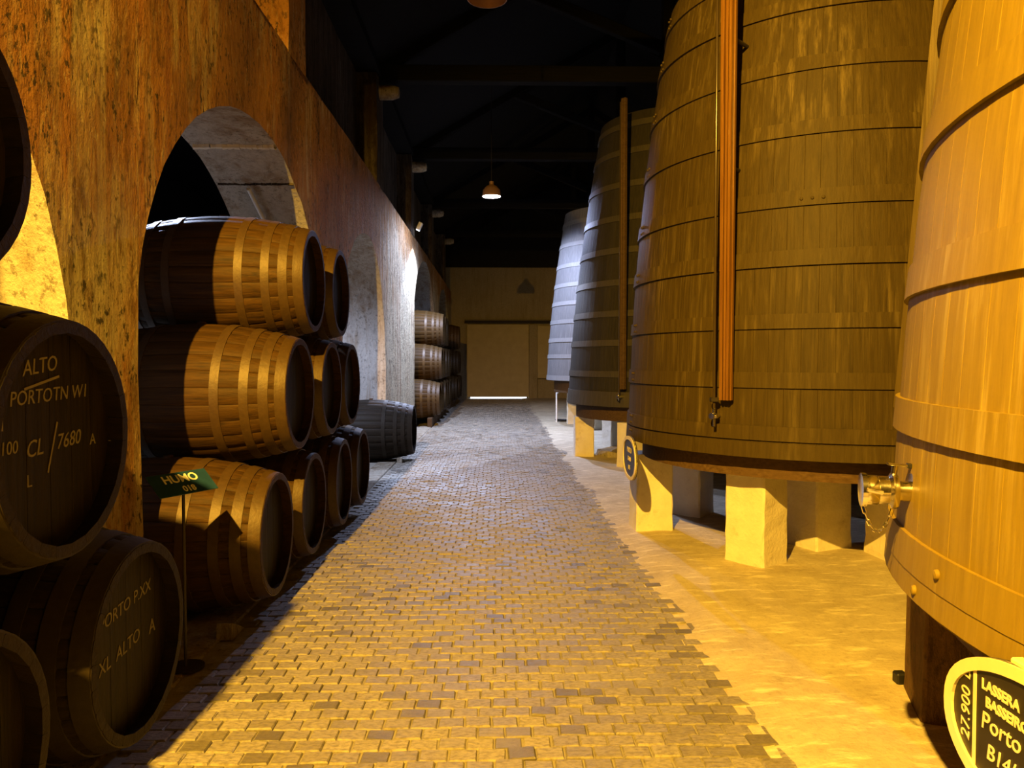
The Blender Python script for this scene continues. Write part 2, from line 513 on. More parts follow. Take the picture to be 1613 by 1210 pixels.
m.box((-9.3, Y0, 6.62), (-2.0, 34.4, 6.75))
struct('ceiling', m, M_roof)

# sandy ground beside the aisle, under the vats
def ground():
    mb = MB(); nx, ny = 60, 300
    vs_ = []; fs = []
    for j in range(ny+1):
        y = .8 + 33.4*(j/ny)**1.35
        for i in range(nx+1):
            x = .95 + 7.23*(i/nx)**1.3
            e = min(1, max(0, (x-.95)/.42))
            vs_.append((x, y, -.032 + .05*e + (.4+.6*e)*(noise.noise(Vector((x*1.3, y*1.3, 0)))*.020 + noise.noise(Vector((x*6, y*6, 3)))*.009)))
    for j in range(ny):
        for i in range(nx):
            a = j*(nx+1)+i; fs.append((a, a+1, a+nx+2, a+nx+1))
    mb.add(vs_, fs)
    o = mb.build('sandy_ground', M_dirt, fl, smooth=True)
    o['label'] = 'uneven sandy ground under the vats'
ground()

# brick paving: the 300 nearest are parts of their own, the rest one joined field
def bricks():
    px, py = .126, .0985
    rnd = random.Random(3)
    def brick_verts(lx, ly, h, b, r):
        j = lambda s: r.uniform(-s, s)
        top = [(-lx+b+j(.003), -ly+b+j(.002), h+j(.002)), (lx-b+j(.003), -ly+b+j(.002), h+j(.002)), (lx-b+j(.003), ly-b+j(.002), h+j(.002)), (-lx+b+j(.003), ly-b+j(.002), h+j(.002))]
        mid = [(-lx, -ly, h-.007), (lx, -ly, h-.007), (lx, ly, h-.007), (-lx, ly, h-.007)]
        bot = [(x, y, -.032) for x, y, _ in mid]
        fs = [(0, 1, 2, 3)]
        for k in range(4):
            k2 = (k+1) % 4
            fs += [(4+k, 4+k2, k2, k), (8+k, 8+k2, 4+k2, 4+k)]
        return top+mid+bot, fs
    variants = []
    for k in range(10):
        mb = MB(); v, f = brick_verts(px/2-.0035, py/2-.003, 0, .0045, rnd); mb.add(v, f); variants.append(mb.mesh('brick', M_brick))
    kerb = []
    for k in range(4):
        mb = MB(); v, f = brick_verts(.043, .094, 0, .005, rnd); mb.add(v, f); kerb.append(mb.mesh('brick', M_brick))
    field = MB(); n = 0
    rows = int((33.9-2.75)/py)
    for j in range(rows):
        y = 2.75 + j*py
        sh = (j % 2)*px*.5 + rnd.uniform(-.014, .014)
        x = -1.66 + sh
        wav = lambda xx: .012*math.sin(xx*2.1 + j*.05)
        while x < 1.215 - px*.4:
            z = rnd.gauss(0, .0022) + noise.noise(Vector((x*1.2, y*1.2, 7)))*.008
            ax, ay, az = rnd.gauss(0, .014), rnd.gauss(0, .012), rnd.gauss(0, .014)
            cx, cy = x + px/2 + rnd.gauss(0, .0015), y + wav(x) + rnd.gauss(0, .0015)
            seen = cy > 3.2 and cx > -1.36 and cx < 1.21
            if seen and n < 285:
                link('brick', rnd.choice(variants), fl, (cx, cy, z), (ax, ay, az)); n += 1
            else:
                v, f = brick_verts(px/2-.0035-rnd.uniform(0, .002), py/2-.003-rnd.uniform(0, .002), 0, .0045, rnd)
                Mx = Matrix.Translation((cx, cy, z)) @ Matrix.Rotation(az, 4, 'Z') @ Matrix.Rotation(ax, 4, 'X') @ Matrix.Rotation(ay, 4, 'Y')
                field.add([Mx @ Vector(p) for p in v], f)
            x += px
    y = 2.6; k = 0
    while y < 33.8:                        # edging course beside the sand
        z = rnd.gauss(-.004, .003)
        if 3.2 < y and k < 15:
            link('brick', kerb[k % 4], fl, (1.265, y, z), (0, 0, rnd.gauss(0, .02))); k += 1
        else:
            v, f = brick_verts(.043, .094, 0, .005, rnd)
            field.add([(a+1.265, b+y, c+z) for a, b, c in v], f)
        y += .197
    o = field.build('brick_paving', M_brick2, fl)
    tag(o, 'rows of small paving bricks receding down the aisle', kind='stuff')
bricks()
m = MB(); m.bbox((-2.0, 2.3, -.05), (-1.69, 33.9, .004), .01); m.build('kerb_strip', M_stone, fl)

# far door, its rail and the daylight under it
def door():
    d = empty('door_1', (0, 34.0, 0)); tag(d, 'wide pale sliding door in the far wall', kind='structure')
    m = MB()
    m.bbox((-1.34, .02, .07), (1.42, .12, 3.3), .01); lf = m.build('door_leaf', M_door, d)
    m = MB(); m.tube((-1.45, -.02, 3.42), (2.4, -.02, 3.42), .05, n=8); m.box((-1.45, .0, 3.36), (2.4, .2, 3.52)); m.build('rail', M_iron, d)
    m = MB(); m.bbox((1.42, -.1, -.03), (1.8, .2, 3.3), .02); m.build('door_post', M_far, d)
    m = MB(); m.bbox((1.8, .0, .9), (3.0, .2, 3.25), .01); m.build('side_panel', M_door, d)
    m = MB(); m.box((-1.2, .14, -.02), (1.32, .5, .06)); m.build('daylight_gap', emis('daylight', (.85, .9, 1.0), 2.2), d)
door()

# roof trusses
def truss(y):
    t = empty('roof_truss', (3.0, y, 6.55)); tag(t, kind='structure')
    def beam(name, p0, p1, hw, hh):
        p0 = Vector(p0); p1 = Vector(p1); d = p1-p0; L = d.length
        mb = MB(); mb.bbox((0, -hw, -hh), (L, hw, hh), .015)
        o = mb.build(name, M_roof, t); o.location = p0
        o.rotation_euler = (0, -math.atan2(d.z, d.x), 0)
        return o
    beam('tie_beam', (-5.3, 0, .14), (5.2, 0, .14), .11, .14)
    beam('rafter', (-5.2, 0, .15), (0, 0, 3.1), .09, .12)
    beam('rafter', (5.2, 0, .15), (0, 0, 3.1), .09, .12)
    beam('king_post', (0, 0, .2), (0, 0, 3.0), .10, .1)
    beam('strut', (-2.6, 0, 1.62), (-.1, 0, .62), .08, .1)
    beam('strut', (2.6, 0, 1.62), (.1, 0, .62), .08, .1)
    return t
for k, y in enumerate((2.25, 7.95, 13.5, 18.65, 24.45, 30.15)):
    t = truss(y)
    t['label'] = 'dark timber roof truss, %s from the viewer' % ('first', 'second', 'third', 'fourth', 'fifth', 'sixth')[k]
    if k > 5: continue
    m = MB(); m.lathe([(.0, -.02), (.11, 0), (.13, .06), (.13, .3), (.09, .42), (.0, .44)], 14, Matrix.Rotation(R(90), 4, 'Y') @ Matrix.Rotation(0, 4, 'Z'))
    c = m.build('beam_corbel', M_stone, wl, True, (WX-.08, y, 6.38))

# ================================================================== BARRELS
RB, RE, BL = .515, .400, 1.46
def br(x):
    return RB - (RB-RE)*(2*x/BL)**2
NST = 26
def stave_mesh(name='stave', joined=False):
    mb = MB(); nseg = 12
    for s in range(NST if joined else 1):
        a0 = 2*PI*s/NST
        vs_ = []; fs = []
        ha = PI/NST
        for i in range(nseg+1):
            x = -BL/2 + BL*i/nseg; r = br(x)
            for (rr, t) in ((r-.004, -ha*.985), (r+.001, -ha*.8), (r+.003, 0), (r+.001, ha*.8), (r-.004, ha*.985), (r-.036, ha*.985), (r-.036, -ha*.985)):
                vs_.append((x, rr*math.cos(a0+t), rr*math.sin(a0+t)))
        for i in range(nseg):
            for e in range(7):
                e2 = (e+1) % 7
                fs.append((i*7+e, (i+1)*7+e, (i+1)*7+e2, i*7+e2)[::-1])
        fs += [tuple(range(7)), tuple(range(nseg*7, nseg*7+7))[::-1]]
        mb.add(vs_, fs)
    return mb.mesh(name, M_bar, smooth=True)
HOOPX = [(.692, .07), (.585, .065), (.46, .06), (.27, .06)]
def hoop_mesh(xc, wd):
    mb = MB()
    x0, x1 = xc-wd/2, xc+wd/2
    prof = [(br(x0)-.006, x0), (br(x0)+.0085, x0), (br(x1)+.0085, x1), (br(x1)-.006, x1)]
    mb.lathe(prof, 40, Matrix.Rotation(R(90), 4, 'Y'), closed=True)
    return mb.mesh('hoop', M_hoop, smooth=True)
HEADR = br(.66)-.03
def head_boards():
    out = []; n = 6; wdt = 2*HEADR/n
    for k in range(n):
        a, b = -HEADR + k*wdt + .0015, -HEADR + (k+1)*wdt - .0015
        pts = []
        N = 8
        f = lambda u: math.sqrt(max(0, HEADR**2-u*u))
        for i in range(N+1): u = a+(b-a)*i/N; pts.append((u, -f(u)))
        for i in range(N+1): u = b-(b-a)*i/N; pts.append((u, f(u)))
        mb = MB(); L = len(pts)
        mb.add([(0, u, v) for u, v in pts] + [(-.03, u, v) for u, v in pts],
               [tuple(range(L)), tuple(range(L, 2*L))[::-1]] + [(i, L+i, L+(i+1) % L, (i+1) % L) for i in range(L)])
        out.append(mb.mesh('head_board', M_barhead))
    return out
ME_stave, ME_body = stave_mesh(), stave_mesh('staves', True)
ME_hoops = [hoop_mesh(s*x, w_) for x, w_ in HOOPX for s in (1, -1)]
ME_heads = head_boards()
def disc_mesh():
    mb = MB(); n = 32
    mb.lathe([(HEADR, -.03), (HEADR, 0)], n, Matrix.Rotation(R(90), 4, 'Y')); return mb.mesh('head', M_barhead)
ME_disc = disc_mesh()
def bung_mesh():
    mb = MB(); mb.lathe([(.035, RB-.02), (.032, RB+.018), (.0, RB+.02)], 12); return mb.mesh('bung', M_bar, True)
ME_bung = bung_mesh()

def make_barrel(detail):
    t = empty('wine_barrel', (0, 0, 0))
    up = (0, 0, RB)
    if detail:
        for s in range(NST): link('stave', ME_stave, t, up, (2*PI*s/NST, 0, 0))
        for me in ME_heads: link('head_board', me, t, (.66, 0, RB))
    else:
        o = link('staves', ME_body, t, up)
        link('head', ME_disc, t, (.66, 0, RB))
    link('head', ME_disc, t, (-.66, 0, RB), (0, 0, PI))
    for me in ME_hoops: link('hoop', me, t, up)
    link('bung', ME_bung, t, up)
    return t
protoD, protoF = make_barrel(True), make_barrel(False)
HX = -1.48
used = {True: False, False: False}
def barrel(y, zc, label, group, detail=True, hx=HX, rz=None):
    p = protoD if detail else protoF
    o = copy_tree(p) if used[detail] else p
    used[detail] = True
    o.location = (hx - BL/2 + random.uniform(-.02, .02), y, zc-RB)
    o.rotation_euler = (0, 0, random.uniform(-.012, .012) if rz is None else rz)
    tag(o, label, 'barrel', group)
    return o

# near stack, left edge of the picture
g0 = 'barrels of the near stack'
b1 = barrel(3.2, .525, 'dark barrel with faded chalk on its reddish head, bottom tier before the pier', g0)
b2 = barrel(2.66, 1.43, 'dark barrel with chalked number CL/7680 on its head, middle tier at the left edge', g0)
barrel(2.11, .525, 'barrel head cut by the lower left corner of the picture', g0)
barrel(1.58, 1.43, 'middle-tier barrel nearest the viewer, left of the chalked one', g0)
barrel(2.10, 2.33, 'topmost barrel at the upper left edge, only its rim in view', g0)
barrel(1.02, .525, 'bottom-tier barrel nearest the viewer at the far left', g0)
# stack under the first full arch
g1 = 'barrels under the nearest full arch'
nm = ['nearest the viewer, under the small teal sign', 'second from the teal sign', 'third from the teal sign', 'farthest from the teal sign']
for k, y in enumerate((5.15, 6.26, 7.36, 8.42)):
    barrel(y, .53, 'bottom-tier oak barrel in the arch, ' + nm[k], g1)
nm = ['largest and brightest, nearest the viewer', 'second along, half lit by a small amber patch', 'last along, in deep shadow']
for k, y in enumerate((5.71, 6.82, 7.92)):
    barrel(y, 1.455, 'middle-tier oak barrel in the arch, ' + nm[k], g1)
nm = ['nearer one with bluish light on its back', 'farther one beside the pale arch jamb']
for k, y in enumerate((6.265, 7.37)):
    barrel(y, 2.345, 'top-tier oak barrel in the arch, ' + nm[k], g1)
barrel(13.0, .52, 'lone greyish barrel lying before the white-lit pier', None, hx=-1.42)
# far stacks
g2 = 'barrels of the white-lit far stack'
TN = ['bottom', 'middle', 'top']; ON = ['first', 'second', 'third', 'fourth', 'fifth']
for tier, ys in enumerate(((19.95, 21.07, 22.19, 23.31, 24.43), (20.51, 21.63, 22.75, 23.87), (21.07, 22.19, 23.31))):
    for k, y in enumerate(ys):
        barrel(y, .70 + .93*tier, '%s-tier barrel, %s from the viewer in the white-lit far stack' % (TN[tier], ON[k]), g2, False)
g3 = 'barrels of the dark stack near the far wall'
for tier, ys in enumerate(((27.6, 28.8, 30.0), (28.2, 29.4), (28.8,))):
    for k, y in enumerate(ys):
        barrel(y, .70 + .93*tier, '%s-tier barrel, %s from the viewer in the dark stack by the far wall' % (TN[tier], ON[k]), g3, False, hx=-1.42)

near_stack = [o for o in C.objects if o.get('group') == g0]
for t in near_stack:                    # near stack's shade put into darker oak and hoop colours
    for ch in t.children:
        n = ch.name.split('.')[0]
        mm = {'stave': M_barshade, 'hoop': M_hoopshade}.get(n)
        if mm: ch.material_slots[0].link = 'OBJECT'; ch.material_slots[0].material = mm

def chalk(b, items):
    for (s, dy, dz, size, sh, rot) in items:
        M = frame((.6615, dy, RB+dz), (0, math.cos(rot), math.sin(rot)), (0, -math.sin(rot), math.cos(rot)))
        text_on(b, s, size, M_chalk, M, sh, 'chalk_lettering')
chalk(b2, [('ALTO', -.05, .25, .075, .2, .1), ('PORTO', -.10, .147, .068, .15, .03), ('TN', .065, .152, .068, .15, .03), ('W1', .185, .155, .068, .15, .03), ('CL', -.09, -.025, .08, .25, .05), ('7680', .11, -.015, .075, .25, .05),
           ('100', -.22, -.01, .06, .1, 0), ('1', -.25, .07, .07, 0, 0), ('L', -.12, -.13, .06, 0, 0), ('A', .27, -.03, .06, 0, 0)])
m = MB(); m.box((-.10, -.0045, 0), (.10, .0045, .001)); o = m.build('chalk_line', M_chalk, b2)
o.matrix_local = frame((.662, -.04, RB+.195), (0, 1, .2), (0, -.2, 1))
m = MB(); m.box((-.09, -.004, 0), (.09, .004, .001)); o = m.build('chalk_line', M_chalk, b2)
o.matrix_local = frame((.662, .012, RB-.03), (0, .35, 1), (0, -1, .35))
chalk(b1, [('PORTO', -.09, .14, .075, .15, .1), ('P.XX', .14, .164, .075, .15, .1), ('XL', -.18, -.04, .08, .15, .1), ('ALTO', .01, -.022, .08, .15, .1), ('A', .23, -.02, .09, 0, 0)])

# skid beams and wedges that carry the bottom tiers
def skid(x, ya, yb, z0, h, label):
    m = MB(); m.bbox((-.06, 0, 0), (.06, yb-ya, h), .01)
    # grooves are left to the barrels' own shadow
    tag(m.build('skid_beam', M_base, None, False, (x, ya, z0)), label, 'beam', 'skid beams under the barrels')
for (x, lab) in ((-1.72, 'front'), (-2.7, 'rear')):
    skid(x, 19.4, 24.95, 0.0, .235, lab + ' timber skid beam under the white-lit far stack')
    skid(x, 27.0, 30.6, 0.0, .235, lab + ' timber skid beam under the dark far stack')
def wedge(loc, rz, label, s=1.0):
    m = MB()
    m.add([(-.05*s, -.11*s, 0), (.05*s, -.11*s, 0), (.05*s, .11*s, 0), (-.05*s, .11*s, 0), (-.045*s, -.10*s, .10*s), (.045*s, -.10*s, .10*s), (.045*s, .02*s, .05*s), (-.045*s, .02*s, .05*s)],
          [(0, 3, 2, 1), (4, 5, 6, 7), (0, 1, 5, 4), (1, 2, 6, 5), (2, 3, 7, 6), (3, 0, 4, 7)])
    tag(m.build('wedge', M_stone, None, False, loc, (0, 0, rz)), label, 'wedge', 'wedges chocking the barrels')
wedge((-1.66, 4.72, .0), 0, 'stone wedge at the foot of the nearest bottom-tier arch barrel')
wedge((-1.68, 5.7, .0), 0, 'stone wedge between the first two bottom-tier arch barrels')
wedge((-1.66, 6.81, .0), 0, 'stone wedge between the second and third bottom-tier arch barrels')
wedge((-1.62, 12.72, .0), 0, 'stone wedge at the foot of the lone greyish barrel', .9)

# ================================================================== VATS
def interp(prof, z):
    if z <= prof[0][0]: return prof[0][1]
    for (a, ra), (b, rb) in zip(prof, prof[1:]):
        if z <= b: return ra + (rb-ra)*(z-a)/(b-a)
    return prof[-1][1]

def vat(cx, cy, prof, nst, hoops, mats, label, separate=True, gd=.0012):
    mw, mh = mats
    t = empty('wine_vat', (cx, cy, 0)); tag(t, label, 'vat', 'upright wine vats')
    z0, z1 = prof[0][0], prof[-1][0]
    zs = [z0 + (z1-z0)*i/10 for i in range(11)]
    ha = PI/nst
    def stave(mb, a0):
        vs_ = []; fs = []
        for z in zs:
            r = interp(prof, z)
            for (rr, tt) in ((r-gd, -ha*.995), (r, -ha*.97), (r*(1+ha*ha*.0), 0), (r, ha*.97), (r-gd, ha*.995), (r-.06, ha*.99), (r-.06, -ha*.99)):
                vs_.append((rr*math.cos(a0+tt), rr*math.sin(a0+tt), z))
        for i in range(len(zs)-1):
            for e in range(7):
                e2 = (e+1) % 7
                fs.append((i*7+e, i*7+e2, (i+1)*7+e2, (i+1)*7+e))
        k = (len(zs)-1)*7
        fs += [tuple(range(7))[::-1], tuple(range(k, k+7))]
        mb.add(vs_, fs)
    if separate:
        mb = MB(); stave(mb, 0); me = mb.mesh('stave', mw, smooth=True, ang=14)
        for s in range(nst): link('stave', me, t, (0, 0, 0), (0, 0, 2*PI*s/nst))
    else:
        mb = MB()
        for s in range(nst): stave(mb, 2*PI*s/nst)
        mb.build('staves', mw, t, True)
    hs = []
    for (za, zb) in hoops:
        mb = MB(); ra, rb = interp(prof, za), interp(prof, zb)
        mb.lathe([(ra-.004, za), (ra+.017, za), (rb+.014, zb), (rb-.004, zb)], 96, None, closed=True)
        hs.append(mb.build('hoop', mh, t, True))
    mb = MB(); rt = interp(prof, z1-.08)-.055
    mb.lathe([(rt, z1-.1), (rt, z1-.06)], 48); mb.build('lid', mw, t)
    rb = interp(prof, z0)-.05
    mb = MB(); mb.lathe([(rb, z0+.03), (rb, z0+.08)], 48); mb.build('floor_disc', M_base, t)
    return t, hs

def rivet(hoop, r, ang, z, s=.011):
    m = MB()
    M = Matrix.Rotation(ang, 4, 'Z') @ Matrix.Translation((r, 0, z)) @ Matrix.Rotation(R(90), 4, 'Y')
    m.lathe([(s, -.004), (s, .004), (s*.75, .009), (0, .011)], 10, M)
    m.build('rivet', hoop.data.materials[0], hoop, True)

def base_ring(t, r, za, zb):
    m = MB(); m.lathe([(r-.30, za), (r, za), (r, zb), (r-.30, zb)], 40, None, closed=True); m.build('base_ring', M_base, t, True)
    m = MB(); m.lathe([(r-.32, za+.03), (r-.32, zb-.01)], 40); m.build('base_boards', M_base, t)

H2 = [(.955, 1.075), (1.09, 1.20), (1.49, 1.61), (1.94, 2.05), (2.41, 2.53), (2.86, 2.98), (3.40, 3.51), (3.90, 4.01), (4.38, 4.49), (4.78, 4.88)]
P1 = [(.93, 2.36), (1.6, 2.33), (2.3, 2.275), (3.07, 2.19), (4.0, 2.06), (5.3, 1.85)]
P2 = [(.95, 1.845), (1.57, 1.82), (2.36, 1.785), (2.94, 1.735), (3.75, 1.65), (4.4, 1.56), (5.02, 1.45)]
P3 = [(.95, 1.84), (1.9, 1.78), (2.88, 1.69), (4.2, 1.52), (5.2, 1.36), (5.75, 1.27)]
P4 = [(1.2, 1.84), (2.0, 1.80), (3.0, 1.71), (4.2, 1.56), (5.4, 1.38)]
C1, C2, C3, C4 = (3.63, 1.85), (3.12, 7.24), (3.10, 13.42), (3.12, 19.5)
H1 = [(.945, 1.02), (1.02, 1.13), (1.45, 1.565), (1.93, 2.05), (2.44, 2.56), (2.93, 3.05), (3.45, 3.56), (3.95, 4.06), (4.5, 4.6), (5.0, 5.1)]
v1, h1 = vat(*C1, P1, 120, H1, (M_t1, M_t1h), 'bright ochre wine vat with steel valve, cut by the right edge', gd=.0009)
v2, h2 = vat(*C2, P2, 96, H2, (M_t2, M_t2h), 'tall olive brown wine vat with orange gauge board on white pillars')
H3 = [(.96, 1.2), (1.43, 1.53), (1.93, 2.03), (2.4, 2.5), (2.9, 3.0), (3.42, 3.52), (3.95, 4.05), (4.5, 4.6), (5.05, 5.15), (5.5, 5.6)]
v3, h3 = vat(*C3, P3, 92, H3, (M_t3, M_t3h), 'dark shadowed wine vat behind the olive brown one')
H4 = [(1.21, 1.33), (1.75, 1.85), (2.15, 2.25), (2.6, 2.7), (3.05, 3.15), (3.5, 3.6), (3.98, 4.08), (4.5, 4.6), (5.05, 5.15)]
v4, h4 = vat(*C4, P4, 92, H4, (M_t4, M_t4h), 'farthest wine vat lit bluish white on its aisle side', separate=False)
base_ring(v1, 2.18, .76, .93); base_ring(v2, 1.70, .78, .95); base_ring(v3, 1.70, .72, .95); base_ring(v4, 1.66, .9, 1.2)

def az(c, x, y): return math.atan2(y-c[1], x-c[0])
# rivets: hoop joints
for (hi, a, z, dz) in ((2, R(-157), 1.515, 0), (0, R(-163), .985, 0), (1, R(-166), 1.075, 0), (0, R(-157.5), .98, 0), (1, R(172), 1.075, 0), (0, R(168), .98, 0),
                       (3, R(-160), 1.99, 0), (3, R(-157.6), 1.99, 0), (2, R(-154), 1.51, 0), (1, R(-158), 1.075, 0)):
    rivet(h1[hi], interp(P1, z)+.016, a, z, .016)
a0 = az(C2, 2.25, 5.65)
for k in range(3): rivet(h2[5], interp(P2, 2.92)+.016, a0 + k*.075/1.7, 2.91, .013)
for hi, (za, zb) in enumerate(H2):
    for k in range(2):
        for q in range(2): rivet(h2[hi], interp(P2, za)+.012, R(181 + 2.2*k), za + .03 + .06*q, .011)

# gauge board of the olive vat
def gauge(t, c, x, y, za, zb, w0, w1, dep, lean=None, name='gauge_board', mat=M_board):
    a = az(c, x, y)
    d = Vector((math.cos(a), math.sin(a), 0)); s = Vector((-d.y, d.x, 0))
    base = Vector((x-c[0], y-c[1], 0))
    b = MB(); ll = lean if lean else Vector((0, 0, 0))
    prof = [(-1, 0), (-1, .7), (-.80, .7), (-.74, .25), (-.66, .25), (-.62, 1), (-.30, 1), (-.26, .4), (-.18, .4), (-.14, .92), (.22, .92), (.27, .4), (.34, .4), (.38, 1), (.78, 1), (.84, .45), (1, .45), (1, 0)]
    vs_ = []
    for (z, wd, off) in ((za, w0, Vector((0, 0, 0))), (zb, w1, ll)):
        for (u, v) in prof: vs_.append(base + off + s*(u*wd/2) + d*(v*dep) + Vector((0, 0, z)))
    n = len(prof)
    fs = [(k, (k+1) % n, n+(k+1) % n, n+k) for k in range(n)] + [tuple(range(n))[::-1], tuple(range(n, 2*n))]
    b.add(vs_, fs)
    o = b.build(name, mat, t)
    o['label'] = 'narrow grooved gauge board'
    return base, d, s
base, d, s = gauge(v2, C2, 1.80, 5.92, 1.39, 5.3, .095, .125, .06)
o = v2.children[-1]; o['label'] = 'varnished orange wooden gauge board'
m = MB()
pp = base - s*.085 + d*.05
m.tube(pp + Vector((0, 0, 1.30)), pp + Vector((0, 0, 5.3)), .011, n=10)
m.build('sight_tube', M_glass, v2, True)
m = MB()
tp = pp + Vector((0, 0, 1.265))
m.tube(tp + Vector((0, 0, -.085)), tp + Vector((0, 0, .06)), .012, n=10)
m.tube(tp - d*.10, tp + d*.03, .016, n=10)
m.tube(tp - s*.035, tp + s*.03, .02, n=10)
m.tube(tp + d*.03, tp + d*.045, .024, n=10)
m.build('sight_tap', M_steel, v2, True)
m = MB(); m.bbox((-.03, -.03, 0), (.03, .03, .035), .005); o = m.build('bracket', M_iron, v2); o.location = pp + Vector((0, 0, 1.375))
# standoffs from the board to the leaning staves
for z in (2.2, 3.2, 4.2):
    m = MB(); r = interp(P2, z); m.tube(d*(r-.02) + Vector((0, 0, z)), base + d*.02 + Vector((0, 0, z)), .015, n=8); m.build('bracket', M_iron, v2)
# gauge board of the dark vat
bs3, d3, s3 = gauge(v3, C3, 1.98, 11.88, 1.25, 5.75, .09, .09, .05, mat=M_base)
m = MB(); m.tube(bs3 - s3*.06 + d3*.03 + Vector((0, 0, 1.15)), bs3 - s3*.06 + d3*.03 + Vector((0, 0, 5.7)), .012, n=8); m.build('sight_tube', M_glass, v3, True)
m = MB(); tq = bs3 - s3*.06 + d3*.04 + Vector((0, 0, 1.13)); m.tube(tq - d3*.1, tq + d3*.06, .025, n=10); m.tube(tq + Vector((0, 0, -.06)), tq + Vector((0, 0, .06)), .012, n=8); m.build('sight_tap', M_steel, v3, True)
# gauge board of the ochre vat, seen edge-on at its silhouette
dA = Vector((-.8, .6, 0))
pa = dA*2.33; pb = dA*2.06
gauge(v1, C1, C1[0]+pa.x, C1[1]+pa.y, 1.5, 5.0, .12, .12, .045, lean=pb-pa, mat=M_t2h)

# steel valve on the ochre vat
def valve():
    P = Vector((1.385-C1[0], 2.51-C1[1], 1.262)); d = Vector((P.x, P.y, 0)).normalized(); s = Vector((-d.y, d.x, 0)); up = Vector((0, 0, 1))
    M = Matrix((s, up, d)).transposed().to_4x4(); M.translation = P - d*.02
    m = MB()
    m.lathe([(.034, 0), (.034, .062), (.058, .064), (.060, .072), (.060, .082), (.052, .086), (.046, .09), (.046, .125), (.0, .125)], 28, M)
    b = m.build('outlet_valve', M_steel, v1, True); b['label'] = 'polished steel outlet coupling'
    m = MB(); m.lathe([(.066, -.004), (.066, .022), (.036, .024)], 28, M); m.build('flange', M_steel, b, True)
    m = MB(); m.lathe([(.047, .122), (.050, .126), (.050, .158), (.057, .160), (.057, .176), (.04, .178), (.0, .178)], 28, M); m.build('cap', M_steel, b, True)
    for sg in (-1, 1):                     # cam arms
        m = MB(); q = M @ Vector((sg*.056, .0, .118)); q2 = M @ Vector((sg*.062, .01, .165))
        m.tube(q, q2, .009, .007, 8); m.build('cam_arm', M_steel, b, True)
    m = MB(); m.tube(M @ Vector((0, .05, .075)), M @ Vector((0, .088, .07)), .01, n=10); m.build('spindle', M_steel, b, True)
    m = MB(); A = M @ Vector((0, .09, .085)); B = M @ Vector((0, .084, .005))
    t = (B-A); L = t.length; ex = t.normalized(); Mh = frame(A, ex, s)
    m.bbox((-.01, -.011, -.004), (L, .011, .004), .002, 0, Mh); m.build('lever', M_steel, b)
    m = MB(); m.bbox((L*.62, -.013, -.008), (L+.012, .013, .008), .003, 0, Mh); m.build('lever_grip', M_black, b)
    # chain from the cap round to the valve body
    m = MB(); a = M @ Vector((.0, -.052, .170)); e = M @ Vector((.0, -.060, .075)); n = 11
    pts = []
    for k in range(n+1):
        u = k/n; p = a.lerp(e, u); p.z -= .085*(1-(2*u-1)**2); pts.append(p)
    for k in range(n):
        p, q = pts[k], pts[k+1]; ax = (q-p); L = ax.length*.62; ax.normalize()
        sd = s if k % 2 else ax.cross(s).normalized()
        c = (p+q)/2; hw = .0055
        ring = [c + ax*L + sd*0, c + ax*(L*.7) + sd*hw, c - ax*(L*.7) + sd*hw, c - ax*L, c - ax*(L*.7) - sd*hw, c + ax*(L*.7) - sd*hw]
        for i in range(6): m.tube(ring[i], ring[(i+1) % 6], .0016, n=5)
    m.build('chain', M_steel, b)
valve()

# limewashed pillars
M_pilshade = wall_mat('shade_brown_pillar', (.24, .14, .06), (.11, .06, .03), .5, .5, .5)  # shade under the ochre vat put into this pillar's brown colour
def pillar(x, y, h, w_, rz, label, grp, mat=None):
    m = MB(); n = 8; vs_ = []; fs = []
    rr = random.Random(int(x*100+y*1000))
    b = .02
    for q in range(n+1):
        z = -.03 + (h+.03)*q/n; k = 1 + .05*max(0, 1-q/2.0)
        for (sx, sy) in ((-1+b*4, -1), (1-b*4, -1), (1, -1+b*4), (1, 1-b*4), (1-b*4, 1), (-1+b*4, 1), (-1, 1-b*4), (-1, -1+b*4)):
            vs_.append((sx*w_/2*k + rr.gauss(0, .0025), sy*w_/2*k + rr.gauss(0, .0025), z))
    for q in range(n):
        for e in range(8):
            fs.append((q*8+e, q*8+(e+1) % 8, q*8+8+(e+1) % 8, q*8+8+e))
    fs += [tuple(range(8))[::-1], tuple(range(n*8, n*8+8))]
    m.add(vs_, fs)
    tag(m.build('support_pillar', mat or M_pil, None, False, (x, y, 0), (0, 0, rz)), label, 'pillar', grp)
gp = 'limewashed pillars under the olive vat'
pillar(2.17, 6.31, .775, .365, R(39), 'bright white pillar standing foremost under the olive brown vat', gp)
pillar(1.55, 7.62, .775, .36, R(2), 'white pillar beside the aisle under the olive vat, behind the small oval sign', gp)
pillar(2.93, 6.86, .775, .40, R(20), 'half-shaded pillar under the middle of the olive brown vat', gp)
pillar(3.42, 6.42, .775, .36, R(5), 'pillar glimpsed behind the steel valve under the olive vat', gp)
pillar(2.15, 8.35, .775, .36, R(-40), 'shadowed rear pillar of the olive vat nearest the aisle', gp)
pillar(4.2, 8.1, .775, .36, R(40), 'shadowed rear pillar of the olive vat farthest from the aisle', gp)
pillar(4.45, 6.7, .775, .36, R(-25), 'pillar on the hidden side of the olive vat', gp)
gp = 'limewashed pillars under the dark vat'
pillar(1.53, 13.42, .715, .33, R(0), 'amber-lit pillar beside the aisle under the dark vat', gp)
pillar(2.15, 12.0, .715, .36, R(38), 'front pillar of the dark vat, half hidden by the olive vat', gp)
pillar(2.33, 14.95, .715, .4, R(20), 'shadowed rear pillar of the dark vat', gp)
pillar(4.3, 12.9, .715, .36, R(0), 'pillar on the hidden side of the dark vat', gp)
gp = 'limewashed pillars under the far vat'
